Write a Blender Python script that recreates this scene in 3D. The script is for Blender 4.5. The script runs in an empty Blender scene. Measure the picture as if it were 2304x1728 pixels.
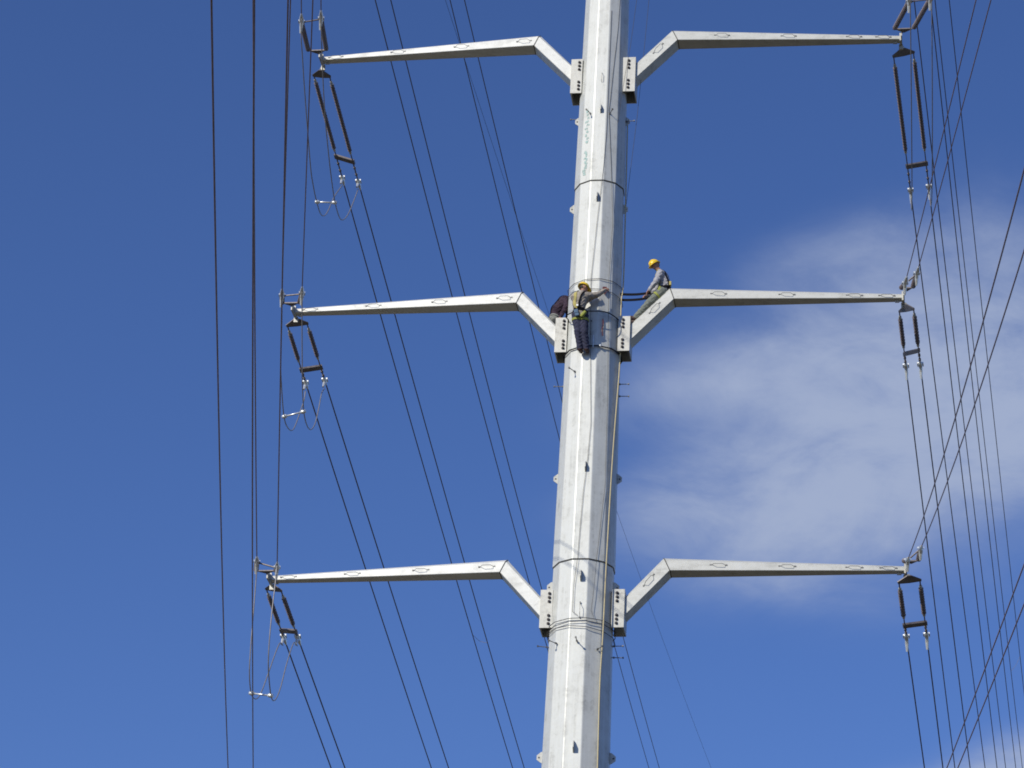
import bpy, math, random
import numpy as np
from mathutils import Vector, Matrix
random.seed(7); rng = np.random.default_rng(7)
R = math.radians
S = bpy.context.scene
COL = S.collection

# ------------------------------------------------------------------ camera
cam_d = bpy.data.cameras.new('camera'); cam = bpy.data.objects.new('camera', cam_d); COL.objects.link(cam)
PITCH, ROLL = R(27.238), R(3.2267)
fw = Vector((0, math.cos(PITCH), math.sin(PITCH))); up0 = Vector((0, -math.sin(PITCH), math.cos(PITCH))); rt0 = Vector((1, 0, 0))
rt = rt0*math.cos(ROLL) + up0*math.sin(ROLL); up = up0*math.cos(ROLL) - rt0*math.sin(ROLL)
m3 = Matrix((rt, up, -fw)).transposed()
cam.matrix_world = Matrix.Translation((-1.882, -58.0, 1.6)) @ m3.to_4x4()
cam_d.sensor_width = 36.0; cam_d.lens = 36.0*6207.83/2304.0
cam_d.clip_start = 0.1; cam_d.clip_end = 20000
S.camera = cam
S.render.resolution_x = 1024; S.render.resolution_y = 768

# ------------------------------------------------------------------ light
SUN_A, SUN_EL = -43.0, 30.0        # degrees left of the way from pole to camera, elevation
sv = Vector((math.sin(R(SUN_A))*math.cos(R(SUN_EL)), -math.cos(R(SUN_A))*math.cos(R(SUN_EL)), math.sin(R(SUN_EL))))
sun_d = bpy.data.lights.new('sun', 'SUN'); sun = bpy.data.objects.new('sun', sun_d); COL.objects.link(sun)
sun_d.energy = 4.2; sun_d.angle = R(0.53); sun_d.color = (1.0, 0.93, 0.80)
sun.location = (-30, -40, 60); sun.rotation_euler = sv.to_track_quat('Z', 'Y').to_euler()

world = bpy.data.worlds.new('World'); S.world = world; world.use_nodes = True
nt = world.node_tree; nt.nodes.clear()
def NN(t, **k):
    n = nt.nodes.new(t)
    for a, b in k.items(): setattr(n, a, b)
    return n
def LK(a, b): nt.links.new(a, b)
def MT(op, a, b=None, c=None, clamp=False):
    n = NN('ShaderNodeMath', operation=op, use_clamp=clamp)
    for i, v in enumerate((a, b, c)):
        if v is None: continue
        if isinstance(v, (int, float)): n.inputs[i].default_value = v
        else: LK(v, n.inputs[i])
    return n.outputs[0]
sky = NN('ShaderNodeTexSky', sky_type='NISHITA', sun_disc=False)
sky.sun_elevation = R(SUN_EL); sky.sun_rotation = math.atan2(sv.x, sv.y)
sky.altitude = 300; sky.air_density = 1.0; sky.dust_density = 0.25; sky.ozone_density = 2.2
tint = NN('ShaderNodeMix', data_type='RGBA', blend_type='MULTIPLY'); tint.inputs[0].default_value = 1.0
tint.inputs[7].default_value = (0.585, 0.76, 1.20, 1)
LK(sky.outputs[0], tint.inputs[6])
tc = NN('ShaderNodeTexCoord'); sep = NN('ShaderNodeSeparateXYZ'); LK(tc.outputs['Generated'], sep.inputs[0])
az = MT('MULTIPLY', MT('ARCTAN2', sep.outputs[0], sep.outputs[1]), 57.2958)
el = MT('MULTIPLY', MT('ARCSINE', sep.outputs[2]), 57.2958)
cmb = NN('ShaderNodeCombineXYZ'); LK(az, cmb.inputs[0]); LK(el, cmb.inputs[1])
def noise(sx, sy, rot, scale, detail, rough, dist, off=(0, 0, 0)):
    mp = NN('ShaderNodeMapping'); mp.inputs['Rotation'].default_value = (0, 0, R(rot)); mp.inputs['Scale'].default_value = (sx, sy, 1)
    mp.inputs['Location'].default_value = off; LK(cmb.outputs[0], mp.inputs[0])
    n = NN('ShaderNodeTexNoise'); n.inputs['Scale'].default_value = scale; n.inputs['Detail'].default_value = detail
    n.inputs['Roughness'].default_value = rough; n.inputs['Distortion'].default_value = dist
    LK(mp.outputs[0], n.inputs['Vector']); return n.outputs[0]
def blob(a, e, ra, re, tilt, amp):
    da = MT('SUBTRACT', az, a); de = MT('SUBTRACT', el, e); c, s = math.cos(R(tilt)), math.sin(R(tilt))
    u = MT('DIVIDE', MT('ADD', MT('MULTIPLY', da, c), MT('MULTIPLY', de, s)), ra)
    v = MT('DIVIDE', MT('SUBTRACT', MT('MULTIPLY', de, c), MT('MULTIPLY', da, s)), re)
    q = MT('ADD', MT('MULTIPLY', u, u), MT('MULTIPLY', v, v))
    return MT('MULTIPLY', MT('EXPONENT', MT('MULTIPLY', q, -1.0)), amp)
cov = None
for b in [(11.4, 27.9, 3.7, 2.9, 0, .90), (8.4, 26.6, 3.4, 1.9, 10, .72), (5.4, 27.75, 3.4, .95, 13, .70), (6.4, 24.7, 4.0, 1.15, 6, .78), (7.6, 30.0, 2.8, .85, 10, .45), (6.8, 23.2, 3.4, .75, 0, .36), (3.6, 25.2, 1.8, .8, 20, .3),
          (11.9, 19.7, 2.0, .75, 14, .95), (9.0, 18.95, 2.6, .55, 12, .85), (8, 25.2, 6.0, 3.6, 0, .12), (-3.9, 18.6, 1.3, .35, 0, .6),
          (19, 25, 5, 2.4, 10, .8), (-30, 12, 8, 2, 0, .7), (34, 15, 9, 2.2, 5, .8), (150, 30, 14, 5, 10, .7), (-120, 20, 12, 4, -8, .7)]:
    g = blob(*b); cov = g if cov is None else MT('ADD', cov, g)
wis = noise(0.22, 0.46, 24, 1.0, 9, .60, .5, (3.1, 1.7, 0))
fine = noise(0.5, 1.2, 30, 1.0, 9, .64, .6)
dn = MT('ADD', MT('MULTIPLY', wis, 1.9), MT('MULTIPLY', fine, .62))
dens = MT('MULTIPLY', cov, MT('SUBTRACT', dn, 0.26))
sm = NN('ShaderNodeMapRange', interpolation_type='SMOOTHSTEP'); LK(dens, sm.inputs[0]); sm.inputs[1].default_value = 0.03; sm.inputs[2].default_value = 1.42; sm.inputs[4].default_value = .92
mixc = NN('ShaderNodeMix', data_type='RGBA'); LK(sm.outputs[0], mixc.inputs[0]); LK(tint.outputs[2], mixc.inputs[6])
mixc.inputs[7].default_value = (3.75, 4.45, 6.2, 1)
bg = NN('ShaderNodeBackground'); bg.inputs[1].default_value = 0.1; LK(mixc.outputs[2], bg.inputs[0])
wo = NN('ShaderNodeOutputWorld'); LK(bg.outputs[0], wo.inputs[0])

S.view_settings.view_transform = 'Standard'; S.view_settings.look = 'None'; S.view_settings.gamma = 1; S.view_settings.exposure = 0.0
S.view_settings.use_curve_mapping = False
S.render.engine = 'CYCLES'; S.cycles.max_bounces = 6; S.cycles.filter_width = 1.8

# ------------------------------------------------------------------ materials
def mat(name, col, rough=.5, metal=0., var=.0, vscale=(3, 3, 3), noise_scale=4., col2=None, bump=0., bscale=40., spec=.5, coord='Object', contrast=(.35, .65), rvar=0.):
    m = bpy.data.materials.new(name); m.use_nodes = True; t = m.node_tree; p = t.nodes['Principled BSDF']
    p.inputs['Base Color'].default_value = (*col, 1); p.inputs['Roughness'].default_value = rough; p.inputs['Metallic'].default_value = metal
    p.inputs['Specular IOR Level'].default_value = spec
    tc = t.nodes.new('ShaderNodeTexCoord')
    if var or col2:
        mp = t.nodes.new('ShaderNodeMapping'); mp.inputs['Scale'].default_value = vscale; t.links.new(tc.outputs[coord], mp.inputs[0])
        n = t.nodes.new('ShaderNodeTexNoise'); n.inputs['Scale'].default_value = noise_scale; n.inputs['Detail'].default_value = 6; n.inputs['Roughness'].default_value = .62
        t.links.new(mp.outputs[0], n.inputs[0])
        r = t.nodes.new('ShaderNodeValToRGB'); c2 = col2 or tuple(c*(1-var) for c in col)
        r.color_ramp.elements[0].position = contrast[0]; r.color_ramp.elements[1].position = contrast[1]
        r.color_ramp.elements[0].color = (*c2, 1); r.color_ramp.elements[1].color = (*col, 1)
        t.links.new(n.outputs[0], r.inputs[0]); t.links.new(r.outputs[0], p.inputs['Base Color'])
        if rvar:
            mr = t.nodes.new('ShaderNodeMapRange'); mr.inputs[3].default_value = rough-rvar; mr.inputs[4].default_value = rough+rvar
            t.links.new(n.outputs[0], mr.inputs[0]); t.links.new(mr.outputs[0], p.inputs['Roughness'])
    if bump:
        n2 = t.nodes.new('ShaderNodeTexNoise'); n2.inputs['Scale'].default_value = bscale; n2.inputs['Detail'].default_value = 4
        t.links.new(tc.outputs[coord], n2.inputs[0])
        b = t.nodes.new('ShaderNodeBump'); b.inputs['Strength'].default_value = bump; b.inputs['Distance'].default_value = .02
        t.links.new(n2.outputs[0], b.inputs['Height']); t.links.new(b.outputs[0], p.inputs['Normal'])
    return m
def galv(name, col, streak=(1.6, 1.6, .12), amt=.3, rough=.42, metal=.35):
    # hot dip galvanised sheet: run marks along the length, cloudy spangle, a little grime
    m = bpy.data.materials.new(name); m.use_nodes = True; t = m.node_tree; p = t.nodes['Principled BSDF']; L = t.links.new
    tc = t.nodes.new('ShaderNodeTexCoord')
    def nz(scale, sc, det, rg=.6):
        mp = t.nodes.new('ShaderNodeMapping'); mp.inputs['Scale'].default_value = scale; L(tc.outputs['Object'], mp.inputs[0])
        n = t.nodes.new('ShaderNodeTexNoise'); n.inputs['Scale'].default_value = sc; n.inputs['Detail'].default_value = det; n.inputs['Roughness'].default_value = rg
        L(mp.outputs[0], n.inputs[0]); return n.outputs[0]
    a = nz(streak, 5, 6); b = nz((1, 1, 1), 2.2, 5); c = nz((1, 1, 1), 26, 3)
    def mth(op, x, y):
        n = t.nodes.new('ShaderNodeMath'); n.operation = op
        for i, v in enumerate((x, y)):
            if isinstance(v, (int, float)): n.inputs[i].default_value = v
            else: L(v, n.inputs[i])
        return n.outputs[0]
    vo = t.nodes.new('ShaderNodeTexVoronoi'); vo.inputs['Scale'].default_value = 11; L(tc.outputs['Object'], vo.inputs['Vector'])
    bw = t.nodes.new('ShaderNodeSeparateColor'); L(vo.outputs['Color'], bw.inputs[0])
    s = mth('ADD', mth('ADD', mth('MULTIPLY', a, .45), mth('ADD', mth('MULTIPLY', b, .4), mth('MULTIPLY', c, .15))), mth('MULTIPLY', mth('SUBTRACT', bw.outputs[0], .5), .07))
    r = t.nodes.new('ShaderNodeValToRGB'); L(s, r.inputs[0]); e = r.color_ramp.elements
    e[0].position = .34; e[0].color = (*[x*(1-amt) for x in col], 1); e[1].position = .62; e[1].color = (*col, 1)
    e2 = e.new(.47); e2.color = (*[x*(1-amt*.3) for x in col], 1)
    L(r.outputs[0], p.inputs['Base Color']); p.inputs['Metallic'].default_value = metal
    mr = t.nodes.new('ShaderNodeMapRange'); mr.inputs[1].default_value = .35; mr.inputs[2].default_value = .65; mr.inputs[3].default_value = rough+.1; mr.inputs[4].default_value = rough-.08
    L(s, mr.inputs[0]); L(mr.outputs[0], p.inputs['Roughness'])
    bp = t.nodes.new('ShaderNodeBump'); bp.inputs['Strength'].default_value = .25; bp.inputs['Distance'].default_value = .02; L(b, bp.inputs['Height']); L(bp.outputs[0], p.inputs['Normal'])
    return m
M = {
 'pole': galv('galvanised_pole', (.625, .64, .605), (2.4, 2.4, .10), .38, .46, .18),
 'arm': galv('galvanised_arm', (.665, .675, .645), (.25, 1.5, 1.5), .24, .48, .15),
 'arm_darker': galv('darker_galvanised_arm', (.55, .56, .53), (.25, 1.5, 1.5), .38, .5, .15),  # darker, more mottled copy of the arm steel, used on the right arms
 'fit': galv('galvanised_fitting', (.50, .50, .46), (3, 3, 3), .38, .48, .25),
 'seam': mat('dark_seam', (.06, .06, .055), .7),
 'bolt': mat('bolt_steel', (.07, .065, .07), .5, .5, .4),
 'rod': mat('rod_steel', (.20, .20, .195), .5, .5, .4),
 'yoke': mat('yoke_steel', (.20, .18, .18), .55, .4, .4),
 'ins': mat('insulator_rubber', (.17, .14, .145), .45, 0, .25, noise_scale=8),
 'alu': mat('bright_aluminium', (.78, .80, .78), .35, .55, .2),
 'wire': mat('conductor_aluminium', (.12, .095, .105), .6, .2, .3, noise_scale=2),
 'wire_near': mat('sunlit_conductor', (.25, .165, .17), .55, .2, .3, noise_scale=2),  # front spans: lighter conductor copy, their sunlit look put into the colour
 'jump': mat('jumper_aluminium', (.30, .285, .28), .5, .3, .3),
 'gw': mat('shield_wire_steel', (.08, .08, .085), .6, .3),
 'rope': mat('cream_rope', (.62, .54, .33), .85, 0, .35, (1, 1, 6), 30, bump=.4, bscale=120),
 'line': mat('dark_hand_line', (.07, .065, .06), .8, 0, .3),
 'strap': mat('black_webbing', (.008, .008, .011), .9, spec=.15),
 'chalk': mat('teal_chalk', (.44, .60, .57), .9, 0, .35, noise_scale=14),
 'ground': mat('dry_ground', (.13, .10, .07), .95, 0, .0, (1, 1, 1), .05, col2=(.075, .075, .04)),
 'helmet': mat('yellow_helmet', (.84, .58, .035), .35, 0, .12, noise_scale=12),
 'grey_shirt': mat('grey_shirt', (.40, .40, .43), .9, 0, .3, noise_scale=9, bump=.5, bscale=22),
 'tan_shirt': mat('tan_shirt', (.36, .32, .27), .9, 0, .3, noise_scale=9, bump=.5, bscale=22),
 'maroon_shirt': mat('maroon_shirt', (.038, .02, .038), .9, 0, .3, noise_scale=9, bump=.5, bscale=22),
 'green_trousers': mat('grey_green_trousers', (.19, .21, .18), .9, 0, .3, noise_scale=9, bump=.5, bscale=20),
 'jeans': mat('navy_jeans', (.036, .04, .082), .9, 0, .35, noise_scale=9, bump=.5, bscale=20),
 'grey_trousers': mat('grey_trousers', (.25, .26, .24), .9, 0, .3, noise_scale=9, bump=.5, bscale=20),
 'skin': mat('skin', (.38, .20, .135), .6, 0, .15, noise_scale=12),
 'hair': mat('dark_hair', (.015, .012, .01), .6),
 'boot': mat('brown_boot', (.07, .035, .03), .6, 0, .3, noise_scale=12),
 'yellow_web': mat('yellow_webbing', (.44, .38, .12), .8, 0, .2, noise_scale=20),
 'lime_web': mat('lime_webbing', (.30, .33, .06), .8, 0, .2, noise_scale=20),
 'red': mat('red_cloth', (.13, .03, .035), .8),
 'pouch': mat('blue_pouch', (.09, .16, .26), .8, 0, .3, noise_scale=12),
 'eye': mat('dark_eye', (.02, .015, .015), .3),
}

# ------------------------------------------------------------------ mesh helpers
class MB:
    def __init__(s): s.v = []; s.f = []; s.m = []
    def add(s, vs, fs, mi=0):
        o = len(s.v); s.v += [tuple(p) for p in vs]; s.f += [tuple(i+o for i in f) for f in fs]; s.m += [mi]*len(fs)
    def box(s, c, ax, ay, az, mi=0):     # centre, three half-axis vectors
        c, ax, ay, az = map(Vector, (c, ax, ay, az)); vs = [c+ax*i+ay*j+az*k for k in (-1, 1) for j in (-1, 1) for i in (-1, 1)]
        fs = [(0, 2, 3, 1), (4, 5, 7, 6), (0, 1, 5, 4), (2, 6, 7, 3), (0, 4, 6, 2), (1, 3, 7, 5)]
        if ax.cross(ay).dot(az) < 0: fs = [f[::-1] for f in fs]
        s.add(vs, fs, mi)
    def tube(s, pts, r, n=6, cap=True, mi=0, flat=None):
        pts = [Vector(p) for p in pts]; k = len(pts); rs = r if hasattr(r, '__len__') else [r]*k
        vs = []; t0 = None; u = None
        for i, p in enumerate(pts):
            t = (pts[min(i+1, k-1)]-pts[max(i-1, 0)]).normalized()
            if u is None:
                a = Vector((0, 0, 1)) if abs(t.z) < .9 else Vector((1, 0, 0)); u = (a-t*a.dot(t)).normalized()
            else: u = (u-t*u.dot(t)).normalized()
            w = t.cross(u)
            for j in range(n):
                g = 2*math.pi*j/n; vs.append(p+(u*math.cos(g)+w*math.sin(g))*rs[i])
        fs = [(i*n+j, i*n+(j+1) % n, (i+1)*n+(j+1) % n, (i+1)*n+j) for i in range(k-1) for j in range(n)]
        if cap: fs += [tuple(range(n))[::-1], tuple((k-1)*n+j for j in range(n))]
        s.add(vs, fs, mi)
    def lathe(s, p0, p1, prof, n=10, mi=0):   # prof: (distance from p0, radius)
        p0, p1 = Vector(p0), Vector(p1); t = (p1-p0).normalized(); a = Vector((0, 0, 1)) if abs(t.z) < .9 else Vector((1, 0, 0))
        u = (a-t*a.dot(t)).normalized(); w = t.cross(u); k = len(prof); vs = []
        for d, r in prof:
            for j in range(n):
                g = 2*math.pi*j/n; vs.append(p0+t*d+(u*math.cos(g)+w*math.sin(g))*r)
        fs = [(i*n+j, i*n+(j+1) % n, (i+1)*n+(j+1) % n, (i+1)*n+j) for i in range(k-1) for j in range(n)]
        fs += [tuple(range(n))[::-1], tuple((k-1)*n+j for j in range(n))]
        s.add(vs, fs, mi)
    def plate(s, poly, thick, mi=0):     # flat polygon given thickness along its normal
        P = [Vector(p) for p in poly]; nrm = (P[1]-P[0]).cross(P[2]-P[0]).normalized()*thick/2; k = len(P)
        vs = [p-nrm for p in P]+[p+nrm for p in P]
        fs = [tuple(range(k))[::-1], tuple(range(k, 2*k))]+[(i, (i+1) % k, k+(i+1) % k, k+i) for i in range(k)]
        s.add(vs, fs, mi)
    def ribbon(s, pts, nrm, width, thick, mi=0):
        pts = [Vector(p) for p in pts]; k = len(pts); vs = []
        for i, p in enumerate(pts):
            t = (pts[min(i+1, k-1)]-pts[max(i-1, 0)]).normalized(); n = Vector(nrm[i]).normalized(); w = t.cross(n).normalized()
            for a, b in ((-1, -1), (1, -1), (1, 1), (-1, 1)): vs.append(p+w*a*width/2+n*b*thick/2)
        fs = [(i*4+j, i*4+(j+1) % 4, (i+1)*4+(j+1) % 4, (i+1)*4+j) for i in range(k-1) for j in range(4)]
        fs += [(3, 2, 1, 0), tuple((k-1)*4+j for j in range(4))]
        s.add(vs, fs, mi)
    def build(s, name, mats, parent=None, smooth=False, origin=None):
        me = bpy.data.meshes.new(name)
        rl = root_loc(parent) if parent else (Vector(origin) if origin else Vector(s.v[0]))
        me.from_pydata([tuple(Vector(v)-rl) for v in s.v], [], s.f); me.update()
        ms = mats if isinstance(mats, (list, tuple)) else [mats]
        for q in ms: me.materials.append(M[q])
        if len(ms) > 1: me.polygons.foreach_set('material_index', s.m)
        if smooth: me.polygons.foreach_set('use_smooth', [True]*len(me.polygons))
        o = bpy.data.objects.new(name, me); COL.objects.link(o)
        if parent: o.parent = parent
        else: o.location = rl
        return o
def root_loc(o):
    while o.parent: o = o.parent
    return Vector(o.location)
def tag(o, label=None, cat=None, group=None, kind=None):
    for k, v in (('label', label), ('category', cat), ('group', group), ('kind', kind)):
        if v: o[k] = v
    return o
def thing(name, loc, label, cat, group=None):
    o = bpy.data.objects.new(name, None); COL.objects.link(o); o.location = loc; o.empty_display_size = .2
    return tag(o, label, cat, group)

# ------------------------------------------------------------------ ground
g = MB(); n = 48
g.add([(0, 0, 0)]+[(6000*math.cos(2*math.pi*i/n), 6000*math.sin(2*math.pi*i/n), 0) for i in range(n)], [(0, 1+i, 1+(i+1) % n) for i in range(n)])
tag(g.build('ground', 'ground', origin=(0, 0, 0)), kind='structure')

# ------------------------------------------------------------------ the steel pole
PSI = R(-9.518)
D = Vector((math.cos(PSI), math.sin(PSI), 0)); N = Vector((math.sin(PSI), -math.cos(PSI), 0)); Z = Vector((0, 0, 1))
def AP(s, off, z): return D*s+N*off+Z*z      # along the arms, towards the road side, height
def RZ(z): return .537+.0121*(42.6-z)
FACE0 = -9.0                                 # one flat of the twelve faces this way
def polar(a, r, z): return Vector((math.sin(R(a))*r, -math.cos(R(a))*r, z))
def surf(a, z, ex=0.):                       # a point on the faceted skin
    k = (a-FACE0+15) % 30-15
    return polar(a, RZ(z)*math.cos(R(15))/math.cos(R(k))+ex, z)
pole = thing('transmission_pole', (0, 0, 0), 'tall tapered galvanised steel pole with paired bent crossarms', 'pole')
def section(z0, z1, ex, ex1):
    b = MB(); vs = []; nz = 10; cr = 1.1     # bent corners have a small radius
    ring = []
    for k in range(12):
        for da, dr in ((-4.2, 0), (-2.1, .0), (0, 0), (2.1, 0), (4.2, 0)):
            ring.append((FACE0+15+30*k, da))
    for i in range(nz+1):
        z = z0+(z1-z0)*i/nz; rr = RZ(z)+ex+(ex1-ex)*i/nz
        for c, da in ring:
            # rounded corner: circle tangent to the two flats
            rc = .07; ap = rr*math.cos(R(15)); cc = (ap-rc)/math.cos(R(15))
            p = polar(c, cc, z)+polar(c+da*15/4.2, rc, 0); vs.append(p)
    n = len(ring)
    fs = [(i*n+j, i*n+(j+1) % n, (i+1)*n+(j+1) % n, (i+1)*n+j) for i in range(nz) for j in range(n)]
    fs += [tuple(range(n))[::-1], tuple(nz*n+j for j in range(n))]
    b.add(vs, fs)
    return b.build('pole_section', 'pole', pole)
section(0, 26.9, -.022, -.022)
section(26.77, 37.0, -.0, -.0)
section(36.87, 60, .02, .02)
for z in (26.77, 36.87):  # dark band under each lip paints in the shade of the joint gap
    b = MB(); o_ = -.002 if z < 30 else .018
    vs = [polar(FACE0+15+30*k, RZ(z)+o_-.006, z-dz) for dz in (-.002, .024) for k in range(12)]; b.add(vs, [(k, (k+1) % 12, 12+(k+1) % 12, 12+k)[::-1] for k in range(12)]+[tuple(range(12)), tuple(range(12, 24))[::-1]]); b.build('joint_gap_shade', 'seam', pole)
# radial lugs, four round the pole at each height
def lug(a, z, h=.28, w=.15):
    r0 = RZ(z)*math.cos(R(15))-.03; b = MB()
    t = Vector((math.cos(R(a)), math.sin(R(a)), 0))
    poly = [polar(a, r0, z+h/2), polar(a, r0+.06, z+h*.46), polar(a, r0+w, z+.05), polar(a, r0+w, z-.05), polar(a, r0+.06, z-h*.42), polar(a, r0, z-h/2)]
    b.plate(poly, .022); o = b.build('lug', 'fit', pole)
    h_ = MB(); c = polar(a, r0+w*.66, z); h_.lathe(c-t*.0125, c+t*.0125, [(0, .022), (.025, .022)], 10); h_.build('hole', 'bolt', o)
for z in (38.92, 36.38, 29.08, 26.34, 22.25):
    for q in (0, 90, 180, 270): lug(FACE0+2+q, z)
# step bolts
def step_bolt(a, z, ln=.26, tilt=0.):
    p0 = surf(a, z, -.02); d = polar(a+tilt, 1, 0); b = MB()
    b.tube([p0, p0+d*ln], .011, 6); b.lathe(p0+d*(ln-.02), p0+d*(ln+.012), [(0, .024), (.03, .024)], 6); b.lathe(p0+d*.03, p0+d*.07, [(0, .026), (.03, .026)], 6)
    b.build('step_bolt', 'rod', pole)
for a, z in ((-33, 38.83), (15, 38.81), (78, 38.9), (-40, 31.62), (80, 31.55), (83, 31.25), (-96, 31.5), (-82, 24.8), (-49, 24.75), (-9, 24.74), (28, 24.6), (79, 24.9), (84, 24.65), (-97, 39.0)): step_bolt(a, z)
# grab handles: bent rod standing off the steel
def handle(parent, c, along, out, w=.15, h=.085):
    c, along, out = Vector(c), Vector(along).normalized(), Vector(out).normalized(); b = MB()
    b.tube([c-along*(w+.05), c-along*w, c-along*(w*.62)+out*h, c+along*(w*.62)+out*h, c+along*w, c+along*(w+.05)], .0062, 5)
    for s_ in (-1, 1): b.box(c+along*s_*(w+.03), along*.018, out*.006, along.cross(out)*.014)
    b.build('grab_handle', 'rod', parent)
handle(pole, surf(-8, 39.86, .005), Z, polar(-8, 1, 0)); handle(pole, surf(-6, 25.5, .005), Z, polar(-6, 1, 0)); handle(pole, surf(-8, 32.75, .005), Z, polar(-8, 1, 0))
# faint teal chalk scribbles on the steel
b = MB(); rs = random.Random(3)
for (z0, z1, cnt) in ((37.95, 38.95, 10), (37.05, 37.75, 12)):
    for k in range(cnt):
        z = z1-(z1-z0)*(k+.3)/cnt; a = -41+rs.uniform(-3, 3); pts = []; nr = []
        ln = rs.uniform(4, 9); ph = rs.uniform(0, 6)
        for i in range(9):
            aa = a-ln/2+ln*i/8; zz = z+.035*math.sin(ph+i*1.7)+rs.uniform(-.01, .01); pts.append(surf(aa, zz, .024)); nr.append(polar(FACE0-30, 1, 0))
        b.ribbon(pts, nr, rs.uniform(.012, .024), .002)
tag(b.build('chalk_scribble', 'chalk', pole), kind='stuff')

# ------------------------------------------------------------------ crossarms and brackets
LEV = {3: 41.48, 2: 34.04, 1: 26.99}
ARM = {('L', 3): (.81, 1.66, 1.80, 7.27, 41.15), ('R', 3): (.81, 1.69, 1.84, 7.35, 41.12), ('L', 2): (.89, 1.74, 1.88, 7.34, 33.78),
       ('R', 2): (.90, 1.81, 1.92, 7.30, 33.77), ('L', 1): (.93, 1.76, 1.91, 7.29, 26.69), ('R', 1): (.99, 1.84, 1.99, 7.25, 26.77)}
HANDLES = {('L', 3): (6.93, 5.31, 3.67, 2.06), ('R', 3): (2.95, 4.61, 6.23, 6.95), ('L', 2): (6.97, 5.40, 3.77, 2.18), ('R', 2): (2.98, 4.60, 6.19, 6.95), ('L', 1): (6.88, 5.37, 3.76, 2.22), ('R', 1): (3.09, 4.64, 6.14, 6.9)}
TIP = {}
def lerp(a, b, t): return a+(b-a)*t
for (side, lv), (sA, sK, sKB, sT, zT) in ARM.items():
    sg = -1 if side == 'L' else 1; zk = LEV[lv]
    st = [((sA-.03, zk-.98), (sA-.03, zk-1.46), .215), ((sK, zk), (sKB, zk-.33), .215), ((sT, zT), (sT, zT-.125), .10)]   # top, bottom, half depth
    def prof(q, scale=1.0, grow=0.):
        (ts, tz), (bs, bz), w = q; tp = AP(sg*ts, 0, tz); bt = AP(sg*bs, 0, bz); h = (tp-bt).length; u = (tp-bt)/h; w += grow
        tp += u*grow; bt -= u*grow; h += 2*grow; ct = min(.075, w*.4); cb = .010
        return [bt+u*cb+N*w, tp-u*ct+N*w, tp+N*(w-ct), tp-N*(w-ct), tp-u*ct-N*w, bt+u*cb-N*w, bt-N*(w-cb), bt+N*(w-cb)]
    b = MB(); P = [prof(q) for q in st]; vs = [p for r in P for p in r]
    fs = [(i*8+j, i*8+(j+1) % 8, (i+1)*8+(j+1) % 8, (i+1)*8+j) for i in range(2) for j in range(8)]+[tuple(range(8))[::-1], tuple(16+j for j in range(8))]
    if sg > 0: fs = [f[::-1] for f in fs]
    b.add(vs, fs); arm = b.build('crossarm', 'arm' if side == 'L' else 'arm_darker', pole)
    # weld seam round the knee
    b = MB(); k0 = prof(st[1], grow=.006); dv = D*sg*.011
    vs = [p-dv for p in k0]+[p+dv for p in k0]; b.add(vs, [(j, (j+1) % 8, 8+(j+1) % 8, 8+j) for j in range(8)]+[tuple(range(8))[::-1], tuple(range(8, 16))])
    b.build('weld_seam', 'seam', arm)
    # handles along the near face
    for hs in HANDLES[(side, lv)]:
        t = (hs-sK)/(sT-sK); zc = lerp(zk-.17, zT-.065, t); w = lerp(.215, .10, t)
        handle(arm, AP(sg*hs, w+.006, zc), AP(sg*(sT-sK), 0, (zT-.06)-(zk-.165)), N, h=lerp(.09, .06, t))
    if side == 'R':
        f = .62; handle(arm, AP(lerp(sA, sK, f), .220, lerp(zk-1.22, zk-.165, f)), AP(sK-sA, 0, 1.05), N)
    # end plate that carries the strings
    b = MB(); sp = sg*(sT+.05); b.box(AP(sp, 0, zT-.06), D*.014, N*.30, Z*.10); b.box(AP(sp-sg*.03, 0, zT-.06), D*.02, N*.10, Z*.12)
    b.box(AP(sp-sg*.02, -.16, zT-.19), D*.05, N*.025, Z*.07); b.box(AP(sp-sg*.16, -.02, zT-.15), D*.05, N*.02, Z*.025)
    b.build('end_plate', 'fit', arm); TIP[(side, lv)] = AP(sp, 0, zT-.06)
    # bracket: two gusset plates, an outer web and open bottom, welded on the pole
    zt, zb = (zk-.85, zk-1.86) if lv == 3 else (zk-.81, zk-1.74); s_in = sA-(.33 if (side, lv) == ('R', 3) else .285)
    b = MB(); hw = .27; cs = sg*(s_in+sA)/2; hs = (sA-s_in)/2
    for o in (1, -1): b.box(AP(cs, o*hw, (zt+zb)/2), D*hs, N*.016, Z*(zt-zb)/2)
    b.box(AP(sg*(sA-.013), 0, (zt+zb)/2), D*.012, N*(hw-.017), Z*((zt-zb)/2-.003)); b.box(AP(cs-sg*.014, 0, zt-.02), D*(hs-.014), N*(hw-.017), Z*.012)
    br = b.build('bracket', 'fit', pole)
    for dz in (.10, .205, .31, .68, .785, .89):
        c = AP(sg*(sA-(.205 if side == 'L' else .17)), hw+.016, zt-dz*(zt-zb)/1.0); b = MB(); b.lathe(c-N*.005, c+N*.05, [(0, .042), (.006, .042), (.0061, .034), (.034, .034), (.0341, .018), (.055, .018)], 6); b.build('bolt', 'bolt', br)

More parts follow.
